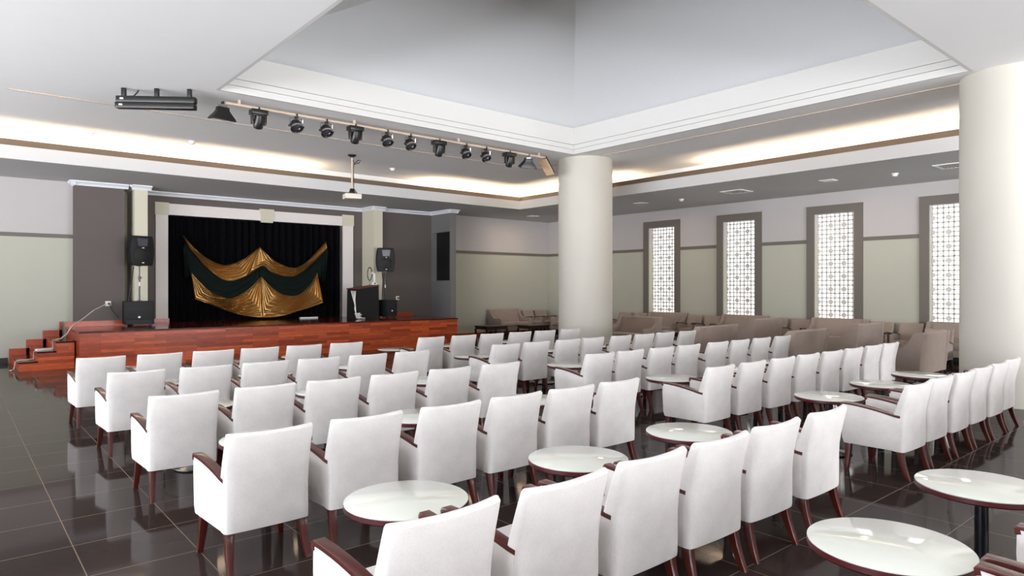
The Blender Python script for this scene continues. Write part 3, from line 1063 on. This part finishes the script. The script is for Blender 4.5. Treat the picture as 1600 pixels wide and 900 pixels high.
def make_chair(cloth, wood, name, label, group):
    r = empty(name)
    tag(r, label, 'chair', group)
    # backrest
    loops = []
    W = .262
    xs_ = [-1, -.985, -.94, -.8, -.55, -.28, 0, .28, .55, .8, .94, .985, 1]
    shr = [.42, .74, .95, 1, 1, 1, 1, 1, 1, 1, .95, .74, .42]
    for xr, sh in zip(xs_, shr):
        lp = []
        b0 = .038 * (1 - xr * xr)
        sag = .006 * (1 - xr * xr)
        back = [(.242, -.232, .10), (.262, -.236, .11), (.36, -.238, .115), (.48, -.236, .112), (.56, -.238, .104), (.62, -.246, .094), (.70, -.262, .080), (.79, -.284, .068), (.825, -.291, .060)]
        for z, y, t in back:
            mid = y + t / 2
            bulge = b0 * min(1, .25 + 1.1 * max(0, z - .30) / .5)
            lp.append((W * xr * (1 if z > .5 else .985), mid - t / 2 * sh - bulge, z))
        z, y, t = back[-1]
        mid = y + t / 2
        for a in (.35, .5, .65):
            lp.append((W * xr, mid - math.cos(a * PI) * t / 2 * .8 * sh - bulge, .825 + .018 * math.sin(a * PI) * (.6 + .4 * sh) - sag))
        for z, y, t in reversed(back):
            mid = y + t / 2
            bulge = b0 * min(1, .25 + 1.1 * max(0, z - .30) / .5)
            lp.append((W * xr * (1 if z > .5 else .985), mid + t / 2 * sh - bulge * .8, z))
        loops.append(lp)
    MB().loft(loops).build('backrest', cloth, r, smooth=True)
    # seat
    s_ = MB()
    s_.box(-.232, -.14, .245, .232, .270, .36)
    s_.box(-.228, -.13, .355, .228, .292, .452)
    s_.build('seat', cloth, r, bevel=.022)
    # side panels and wooden arms
    for sx in (-1, 1):
        fx = lambda y, z: sx * .030 * (y + .2) / .49
        top = [(y, arm_z(y) - .02) for y in (.285, .26, .2, .12, .04, -.04, -.11, -.165, -.2)]
        poly = [(-.20, .245), (.270, .250), (.288, .30), (.300, .50), (.298, .585)] + top
        x0, x1 = sx * .212, sx * .260
        MB().prism(poly, min(x0, x1), max(x0, x1), fx).build('side_panel', cloth, r, bevel=.010)
        path = [(.300, arm_z(.285) - .045), (.306, arm_z(.285) - .018), (.292, arm_z(.285))] + [(y, arm_z(y)) for y in (.25, .2, .14, .08, .02, -.04, -.10, -.16, -.205)]
        lp = []
        for k, (y, z) in enumerate(path):
            a, b_ = path[max(k - 1, 0)], path[min(k + 1, len(path) - 1)]
            ty, tz = b_[0] - a[0], b_[1] - a[1]
            l_ = math.hypot(ty, tz)
            ny_, nz_ = tz / l_, -ty / l_
            cxm = sx * .236 + fx(y, z)
            hw = .027
            lp.append([(cxm - hw, y, z), (cxm + hw, y, z), (cxm + hw, y - ny_ * .022, z - nz_ * .022), (cxm - hw, y - ny_ * .022, z - nz_ * .022)])
        MB().loft(lp).build('armrest', wood, r, bevel=.005)
    # legs
    for (tx, ty, bx, by) in ((.235, .245, .262, .255), (-.235, .245, -.262, .255), (.222, -.19, .238, -.262), (-.222, -.19, -.238, -.262)):
        lp = []
        for k in range(6):
            t = k / 5
            x, y = tx + (bx - tx) * t, ty + (by - ty) * t ** 1.5
            h = .027 - .010 * t
            lp.append([(x - h, y - h, .26 * (1 - t)), (x + h, y - h, .26 * (1 - t)), (x + h, y + h, .26 * (1 - t)), (x - h, y + h, .26 * (1 - t))])
        MB().loft(lp).build('leg', wood, r, bevel=.003)
    return remember(r)


ORD = ['first', 'second', 'third', 'fourth', 'fifth', 'sixth', 'seventh', 'eighth']
ROWN = {'F': 'front row', 'E': 'second row', 'D': 'third row', 'C': 'fourth row', 'B': 'fifth row', 'A': 'rear row'}
ROWY = {'F': 9.45, 'E': 7.63, 'D': 5.79, 'C': 4.00, 'B': 2.105, 'A': .21}
LEFTX = {'F': [1.43, 2.08, 2.74, 3.37, 4.02, 4.69], 'E': [1.47, 2.14, 2.79, 3.43, 4.08, 4.74], 'D': [1.46, 2.12, 2.76, 3.40, 4.07, 4.77],
         'C': [1.49, 2.15, 2.83, 3.47, 4.10, 4.73], 'B': [1.465, 2.12, 2.77, 3.39, 4.03, 4.73], 'A': [1.47, 2.12, 2.78, 3.42, 4.06, 4.72]}  # most of row A stands out of view, added to shade row B
RIGHTX = {'F': [6.32, 7.00, 7.65, 8.34, 8.98, 9.70], 'E': [6.42, 7.06, 7.75, 8.35, 9.08, 9.72, 10.36, 11.04], 'D': [6.46, 7.08, 7.76, 8.42, 9.20, 9.84, 10.52, 11.20],
          'C': [6.42, 7.09, 7.77, 8.44, 9.10, 9.77, 10.45, 11.09], 'B': [6.64, 7.26, 7.88, 8.50, 9.12, 9.74], 'A': [6.62, 7.26, 7.92, 8.55, 9.18, 9.80]}
RIGHTDY = {'F': .10, 'E': .05, 'D': .03, 'C': .02, 'B': .055}
CG = 'white armchairs in rows facing the stage'
chair0 = make_chair(M['fabric'], M['wood'], 'armchair', 'x', CG)
first = True
for blk, table, dyt in (('left', LEFTX, {}), ('right', RIGHTX, RIGHTDY)):
    for row, lst in table.items():
        for i, x in enumerate(lst):
            rz = random.uniform(-.02, .02)
            y = ROWY[row] + dyt.get(row, 0) + .29 + random.uniform(-.012, .012)
            if first:
                o = chair0
                o.location = (x, y, 0)
                o.rotation_euler = (0, 0, rz)
                first = False
            else:
                o = copy_tree(chair0, (x, y, 0), rz)
            if row == 'A' and blk == 'left' and i in (2, 3):
                o['label'] = ['white armchair at the lower right corner, only its wooden arm showing',
                              'white armchair at the lower right corner with its seat back showing'][i - 2]
            else:
                edge = ''
                o['label'] = 'white armchair, %s from the left in the %s of the %s block%s' % (ORD[i], ROWN[row], blk, edge)


# ------------------------------------------------------------------ round tables
def make_table():
    r = empty('round_table')
    tag(r, 'x', 'table', 'round white tables among the chairs')
    MB().lathe([(.001, .570), (.322, .570), (.326, .574), (.326, .578), (.322, .581), (.001, .581)], 72).build('table_top', M['lam'], r, smooth=True)
    MB().lathe([(.30, .540), (.318, .540), (.327, .548), (.327, .5705), (.30, .5705)], 72).build('rim', M['rim'], r, smooth=True)
    MB().lathe([(.001, .541), (.305, .541), (.305, .569), (.001, .569)], 48).build('underside', M['darkwood'], r, smooth=True)
    MB().lathe([(.10, .542), (.10, .530), (.034, .52), (.034, .03)], 28).build('post', M['black'], r, smooth=True)
    MB().lathe([(.215, 0), (.22, .008), (.215, .016), (.12, .030), (.036, .042), (.001, .042)], 48).build('base', M['base'], r, smooth=True)
    return remember(r)


table0 = make_table()
TL = {'B': [1.85, 3.15, 4.38], 'C': [1.80, 3.12, 4.42], 'D': [1.80, 3.10, 4.42], 'E': [1.80, 3.11, 4.42], 'F': [1.76, 3.06, 4.36], 'A': [3.13, 4.46]}
TR = {'B': [6.89, 8.22, 9.47], 'C': [6.80, 8.12, 9.44, 10.78], 'D': [6.82, 8.12, 9.52, 10.88], 'E': [6.50, 8.05, 9.40, 10.75], 'F': [6.15, 7.35, 8.70], 'A': [6.92]}
first = True
for blk, T in (('left', TL), ('right', TR)):
    for row, lst in T.items():
        for i, x in enumerate(lst):
            y = ROWY[row] + .94 + (RIGHTDY.get(row, 0) if blk == 'right' else 0)
            if first:
                o = table0
                o.location = (x, y, 0)
                first = False
            else:
                o = copy_tree(table0, (x, y, 0), 0)
            if row == 'A':
                o['label'] = ('white round table at the lower right, low in the picture and fully in frame' if i == 0 else 'white round table at the right edge showing its black post') if blk == 'left' else 'white round table cut by the right edge near the column'
            else:
                o['label'] = 'white round table, %s from the left before the %s of the %s block' % (ORD[i], ROWN[row], blk)


# ------------------------------------------------------------------ lounge furniture
def make_sofa(W, label):
    r = empty('sofa')
    tag(r, label, 'sofa', 'taupe lounge sofas')
    h = W / 2
    loops = []
    xs_ = [-1, -.995, -.97, -.7, 0, .7, .97, .995, 1]
    shr = [.5, .8, 1, 1, 1, 1, 1, .8, .5]
    for xr, sh in zip(xs_, shr):
        lp = []
        prof = [(.16, -.33, .20), (.35, -.34, .20), (.6, -.36, .17), (.80, -.385, .13), (.87, -.393, .12)]
        for z, y, t in prof:
            lp.append((xr * (h - .055), y + t / 2 - t / 2 * sh, z))
        for a in (.35, .65):
            lp.append((xr * (h - .055), -.333 - math.cos(a * PI) * .045 * sh, .87 + .028 * math.sin(a * PI)))
        for z, y, t in reversed(prof):
            lp.append((xr * (h - .055), y + t / 2 + t / 2 * sh, z))
        loops.append(lp)
    MB().loft(loops).build('backrest', M['taupe'], r, smooth=True)
    B(-h + .08, -.16, .16, h - .08, .36, .32).build('seat_frame', M['taupe'], r, bevel=.015)
    for k in range(2):
        x0, x1 = (-h + .08, 0) if k == 0 else (0, h - .08)
        B(x0 + .003, -.17, .32, x1 - .003, .38, .45).build('seat_cushion', M['taupe'], r, bevel=.03)
    for sx in (-1, 1):
        curve_ = [(.40, .585), (.30, .60), (.15, .595), (.02, .60), (-.06, .63), (-.13, .69), (-.19, .77), (-.235, .86), (-.27, .895), (-.38, .90), (-.405, .88)]
        poly = [(-.33, .15), (.40, .15), (.41, .30)] + curve_
        x0, x1 = sx * (h - .09), sx * h
        MB().prism(poly, min(x0, x1), max(x0, x1)).build('arm', M['taupe'], r, bevel=.014)
    for sx in (-1, 1):
        for sy in (-.27, .34):
            B(sx * (h - .08) - .025, sy - .025, 0, sx * (h - .08) + .025, sy + .025, .17).build('leg', M['darkwood'], r, bevel=.004)
    return remember(r)


sofa0 = make_sofa(1.40, 'x')
WALL = -(-PI / 2)      # facing -x, back against the window wall
# (x, y, rotation, label): local front is +y
SOFAS = [
    (17.02, 12.83, PI / 2, 'taupe sofa under the farthest lattice window'),
    (17.02, 10.17, PI / 2, 'taupe sofa under the second lattice window from the far corner'),
    (17.02, 7.52, PI / 2, 'taupe sofa under the third lattice window from the far corner'),
    (17.02, 4.83, PI / 2, 'taupe sofa under the nearest lattice window'),
    (17.02, 16.75, PI / 2, 'taupe sofa by the far corner, half behind the round column'),
    (15.18, 18.05, PI, 'taupe sofa against the far wall right of the stage'),
    (14.10, 11.60, PI / 2, 'taupe sofa just right of the round column, its front toward the seating'),
    (12.18, 8.10, 0, 'taupe sofa seen from behind at the end of the second row, right block'),
    (12.35, 6.25, 0, 'taupe sofa seen from behind at the end of the third row, right block'),
    (15.55, 6.45, 0, 'taupe sofa seen from behind in front of the third lattice window'),
    (15.92, 9.05, 0, 'taupe sofa seen from behind in front of the second lattice window'),
    (13.50, 4.55, 0, 'taupe sofa seen from behind, nearest one, left of the right column'),
]
for i, (x, y, rz, lab) in enumerate(SOFAS):
    if i == 0:
        o = sofa0
        o.location = (x, y, 0)
        o.rotation_euler = (0, 0, rz)
    else:
        o = copy_tree(sofa0, (x, y, 0), rz)
    o['label'] = lab

lch = make_chair(M['taupe'], M['darkwood'], 'lounge_chair', 'x', 'taupe lounge armchairs')
LCH = [
    (17.08, 11.82, PI / 2, 'taupe armchair by the window wall, first right of the farthest lattice window'),
    (17.08, 11.19, PI / 2, 'taupe armchair by the window wall, just left of the second lattice window'),
    (17.08, 9.15, PI / 2, 'taupe armchair by the window wall, just right of the second lattice window'),
    (17.08, 8.53, PI / 2, 'taupe armchair by the window wall, just left of the third lattice window'),
    (17.08, 6.50, PI / 2, 'taupe armchair by the window wall, just right of the third lattice window'),
    (17.08, 5.86, PI / 2, 'taupe armchair by the window wall, just left of the nearest lattice window'),
    (17.08, 14.55, PI / 2, 'taupe armchair by the window wall, just right of the round column'),
    (17.08, 13.90, PI / 2, 'taupe armchair left of the farthest lattice window, behind the facing sofa'),
    (16.32, 18.12, PI, 'taupe armchair with dark arms by the far wall, beside the sofa'),
    (16.95, 18.12, PI, 'taupe armchair with dark arms by the far corner of the room'),
    (15.15, 4.70, PI / 2, 'taupe armchair behind the dark table, against the left of the right column'),
]
for i, (x, y, rz, lab) in enumerate(LCH):
    if i == 0:
        o = lch
        o.location = (x, y, 0)
        o.rotation_euler = (0, 0, rz)
    else:
        o = copy_tree(lch, (x, y, 0), rz)
    o['label'] = lab


def make_low_table():
    r = empty('coffee_table')
    tag(r, 'x', 'table', 'dark low coffee tables in the lounge')
    B(-.45, -.32, .40, .45, .32, .44).build('table_top', M['darkwood'], r, bevel=.004)
    B(-.43, -.30, .33, .43, .30, .40).build('apron', M['darkwood'], r)
    for sx in (-1, 1):
        for sy in (-1, 1):
            B(sx * .42 - .025, sy * .29 - .025, 0, sx * .42 + .025, sy * .29 + .025, .335).build('leg', M['darkwood'], r)
    return remember(r)


lt = make_low_table()
for i, (x, y, rz, lab) in enumerate([
    (13.45, 16.90, 0, 'dark low coffee table just right of the stage'),
    (14.75, 16.30, 0, 'dark low coffee table before the far corner armchairs, left of the column'),
    (13.15, 11.75, PI / 2, 'dark low coffee table before the sofa right of the round column'),
    (15.55, 11.35, PI / 2, 'dark low coffee table between the facing sofas by the farthest window'),
    (15.20, 3.80, 0, 'dark low coffee table with glossy top left of the right column'),
    (15.55, 7.45, PI / 2, 'dark low coffee table before the sofa of the third lattice window')]):
    if i == 0:
        o = lt
        o.location = (x, y, 0)
        o.rotation_euler = (0, 0, rz)
    else:
        o = copy_tree(lt, (x, y, 0), rz)
    o['label'] = lab

# ------------------------------------------------------------------ ceiling equipment
BY, BZ = 11.42, 4.735
br = empty('lighting_bar', (7.0, BY, BZ))
tag(br, 'pale ceiling pipe carrying the row of black stage lights', 'lighting bar')
MB().tube([(-3.52, 0, 0), (3.75, 0, 0)], .026, 14).build('pipe', M['pipe'], br, smooth=True)
for x in (-3.3, -1.2, 1.2, 3.5):
    B(x - .02, -.02, 0, x + .02, .02, ZC - BZ).build('hanger', M['pipe'], br)


def clamp(r):
    c_ = MB()
    c_.box(-.03, -.045, -.08, .03, .045, -.04)
    c_.box(-.02, -.045, -.04, .02, -.037, .02)
    c_.box(-.02, .037, -.04, .02, .045, .02)
    c_.build('clamp', M['fix'], r, bevel=.006)


FS = .80


def mover(x, label):
    r = empty('moving_light', (x, BY, BZ))
    r.scale = (FS, FS, FS)
    tag(r, label, 'stage light', 'stage lights on the ceiling pipe')
    clamp(r)
    B(-.17, -.12, -.14, .17, .12, -.04).build('base', M['fix'], r, bevel=.012)
    a = MB()
    for sx in (-1, 1):
        a.box(sx * .135 - .02, -.05, -.34, sx * .135 + .02, .05, -.13)
    a.box(-.155, -.05, -.17, .155, .05, -.13)
    a.build('yoke', M['fix'], r, bevel=.008)
    mt = Matrix.Translation((0, 0, -.30)) @ Matrix.Rotation(math.radians(200), 4, 'X')
    MB().lathe([(.02, -.16), (.09, -.15), (.105, -.02), (.10, .10), (.085, .13), (.06, .13)], 28, mtx=mt).build('head', M['fix'], r, smooth=True)
    MB().lathe([(.07, .128), (.05, .142), (.001, .147)], 28, mtx=mt).build('lens', M['lens'], r, smooth=True)


def par(x, label):
    r = empty('par_light', (x, BY, BZ))
    r.scale = (FS, FS, FS)
    tag(r, label, 'stage light', 'stage lights on the ceiling pipe')
    clamp(r)
    y_ = MB()
    y_.tube([(-.145, 0, -.25), (-.145, 0, -.09), (-.12, 0, -.075), (.12, 0, -.075), (.145, 0, -.09), (.145, 0, -.25)], .010, 8)
    y_.build('yoke', M['chrome'], r, smooth=True)
    mt = Matrix.Translation((0, 0, -.25)) @ Matrix.Rotation(math.radians(148), 4, 'X')
    MB().lathe([(.03, -.13), (.10, -.115), (.128, -.04), (.128, .06), (.118, .06), (.11, .02), (.001, .02)], 32, mtx=mt).build('can', M['fix'], r, smooth=True)
    MB().lathe([(.131, .02), (.137, .03), (.137, .075), (.128, .078), (.128, .02)], 32, mtx=mt).build('rim', M['chrome'], r, smooth=True)
    MB().lathe([(.112, .03), (.08, .048), (.001, .055)], 32, mtx=mt).build('lens', M['lens'], r, smooth=True)
    k = MB()
    for sx in (-1, 1):
        k.lathe([(.025, 0), (.025, .045)], 12, mtx=Matrix.Translation((sx * .13 - .0225 + sx * .02, 0, -.25)) @ Matrix.Rotation(PI / 2, 4, 'Y'))
    k.build('knob', M['fix'], r, smooth=True)


def flood(x, rz, tilt, label):
    r = empty('flood_light', (x, BY, BZ), rz)
    r.scale = (.72, .72, .72)
    tag(r, label, 'stage light', 'stage lights on the ceiling pipe')
    clamp(r)
    mt = Matrix.Translation((0, 0, -.11)) @ Matrix.Rotation(tilt, 4, 'X')
    lo = []
    for hw, hd, z in ((.12, .08, 0), (.13, .09, -.08), (.17, .11, -.14), (.25, .13, -.24), (.285, .14, -.30)):
        lo.append([mt @ Vector(p) for p in ((-hw, -hd, z), (hw, -hd, z), (hw, hd, z), (-hw, hd, z))])
    MB().loft(lo).build('hood', M['fix'], r, bevel=.008)
    MB().loft([[mt @ Vector((sx * .265, sy * .12, z)) for sx, sy in ((-1, -1), (1, -1), (1, 1), (-1, 1))] for z in (-.299, -.306)]).build('lens', M['lens'], r)
    B(-.09, -.05, -.12, .09, .05, -.05).build('bracket', M['chrome'], r, bevel=.004)


def bar_x(px):
    t = (px - 800) / 1038
    return BY * (math.sin(TH) + t * math.cos(TH)) / (math.cos(TH) - t * math.sin(TH))


flood(bar_x(348), .15, 0.1, 'black flared flood light, leftmost on the ceiling pipe')
for px, lab in ((404, 'first from the left'), (555, 'second from the left'), (686, 'third from the left'), (796, 'nearest the column')):
    mover(bar_x(px), 'black boxy moving light on the ceiling pipe, %s' % lab)
for px, lab in ((463, 'first from the left'), (510, 'second from the left'), (605, 'third from the left'), (641, 'fourth from the left'), (728, 'fifth from the left'), (759, 'sixth from the left')):
    par(bar_x(px), 'black round can light with chrome rim on the ceiling pipe, %s' % lab)
flood(bar_x(826), -.35, .35, 'black tilted flood light near the right end of the ceiling pipe')
r = empty('panel_light', (bar_x(852), BY, BZ))
tag(r, 'slim tilted lamp panel with tan edge at the right end of the ceiling pipe', 'stage light', 'stage lights on the ceiling pipe')
clamp(r)
mt = Matrix.Translation((.06, 0, -.20)) @ Matrix.Rotation(.9, 4, 'Y')
MB().box(-.20, -.12, -.02, .20, .12, .03, mt).build('housing', M['fix'], r, bevel=.006)
MB().box(-.21, -.13, -.04, .21, .13, -.02, mt).build('face', M['tan_panel'], r)

# two-tube light bar hung by itself left of the pipe
a, b_ = Vector((2.02, 11.95, 4.60)), Vector((2.98, 11.25, 4.60))
r = empty('light_batten', (a + b_) / 2, math.atan2(b_.y - a.y, b_.x - a.x))
tag(r, 'black double tube lamp bar hanging alone at the upper left of the ceiling', 'light bar')
MB().box(-.60, -.06, -.01, .60, .06, .09).build('upper_tube', M['fix'], r, bevel=.02)
MB().box(-.60, -.09, -.11, .60, .05, -.015).build('lower_tube', M['fix'], r, bevel=.02)
for x in (-.50, 0, .50):
    B(x - .03, -.03, .085, x + .03, .03, .219).build('bracket', M['fix'], r, bevel=.005)
lb = MB()
lb.box(-.53, -.066, .03, -.48, -.058, .055)
lb.box(-.53, -.096, -.075, -.48, -.088, -.05)
lb.build('badge', M['badge'], r)
MB().tube([(-.42, 0, .09), (-.36, .02, .10), (-.32, .04, .16), (-.30, .05, .205)], .012).build('lead', M['cableb'], r, smooth=True)

# projector on its drop pole
r = empty('projector', (7.28, 14.44, ZC))
tag(r, 'ivory projector hanging from a thin pole before the stage', 'projector')
MB().lathe([(.10, -.001), (.10, -.02), (.05, -.05), (.022, -.06)], 24).build('ceiling_plate', M['fix'], r, smooth=True)
MB().lathe([(.022, -.05), (.022, -.83)], 16).build('pole', M['pipe'], r, smooth=True)
MB().lathe([(.05, -.80), (.07, -.88), (.10, -.90), (.10, -.93)], 20).build('mount', M['fix'], r, smooth=True)
MB().box(-.19, -.17, -1.05, .19, .17, -.93, Matrix.Rotation(-.25, 4, 'Z')).build('body', M['projector'], r, bevel=.012)
MB().lathe([(.045, 0), (.045, .03)], 20, mtx=Matrix.Rotation(-.25, 4, 'Z') @ Matrix.Translation((.08, .17, -.99)) @ Matrix.Rotation(-PI / 2, 4, 'X')).build('lens', M['lens'], r, smooth=True)
MB().tube([(.03, 0, -.12), (.06, .02, -.20), (.18, .03, -.10), (.24, .03, -.11), (.20, .03, -.16), (.05, .01, -.22), (.03, -.02, -.5), (.03, -.03, -.8), (.12, -.06, -.93)], .010).build('lead', M['cableb'], r, smooth=True)


def detector(x, y, z, label):
    r = empty('smoke_detector', (x, y, z))
    tag(r, label, 'smoke detector', 'smoke detectors')
    MB().lathe([(.07, 0), (.07, -.02), (.06, -.03)], 24).build('base', M['white'], r, smooth=True)
    MB().lathe([(.05, -.028), (.052, -.055), (.035, -.07), (.001, -.072)], 24).build('sensor', M['white'], r, smooth=True)


detector(3.98, 15.30, ZC, 'small white smoke detector on the ceiling at the left, over the stage front')
detector(8.92, 15.40, ZC, 'small white smoke detector on the ceiling right of the projector')
detector(2.20, 15.75, ZC, 'small white smoke detector in the bright cove glow at far left')
detector(15.62, 11.10, ZL, 'small white smoke detector on the low soffit above the second window')
detector(15.60, 5.60, ZL, 'small white smoke detector on the low soffit above the third window')


def vent(x, y, label):
    r = empty('ceiling_vent', (x, y, ZL))
    tag(r, label, 'vent', 'ceiling vents')
    f_ = MB()
    for a0, a1, b0, b1 in ((-.30, .30, -.30, -.25), (-.30, .30, .25, .30), (-.30, -.25, -.25, .25), (.25, .30, -.25, .25)):
        f_.box(a0, b0, -.015, a1, b1, 0)
    f_.build('frame', M['ceiling'], r)
    B(-.25, -.25, -.004, .25, .25, -.001).build('back', M['void'], r)
    s_ = MB()
    for k in range(7):
        s_.box(-.25, -.215 + k * .07, -.014, .25, -.195 + k * .07, -.003)
    for k in range(4):
        s_.box(-.16 + k * .1, -.25, -.013, -.15 + k * .1, .25, -.004)
    s_.build('slats', M['vent'], r)


vent(15.45, 9.30, 'square slatted air vent on the low soffit before the second window')
vent(15.45, 4.45, 'square slatted air vent on the low soffit beside the right column')
vent(15.45, 14.1, 'square slatted air vent on the low soffit near the far corner')
for y, lab in ((6.95, 'flat white ceiling panel lamp on the low soffit before the third window'), (12.4, 'flat white ceiling panel lamp on the low soffit before the farthest window'), (17.1, 'flat white panel lamp added on the low soffit to light the far corner')):  # far corner one is added to brighten that corner
    r = empty('ceiling_lamp', (15.45, y, ZL))
    tag(r, lab, 'lamp', 'flat lamps on the low soffit')
    B(-.16, -.16, -.012, .16, .16, 0).build('frame', M['ceiling'], r, bevel=.003)
    B(-.13, -.13, -.016, .13, .13, -.011).build('diffuser', M['white'], r)
    dl = bpy.data.lights.new('lounge_fill_light', 'AREA')  # warm light added to unlit-looking lamps to lift the dark corner
    dl.size = .24
    dl.energy = 26
    dl.color = (1.0, .80, .58)
    lo = bpy.data.objects.new('lounge_fill_light', dl)
    lo.location = (0, 0, -.02)
    COL.objects.link(lo)
    lo.parent = r
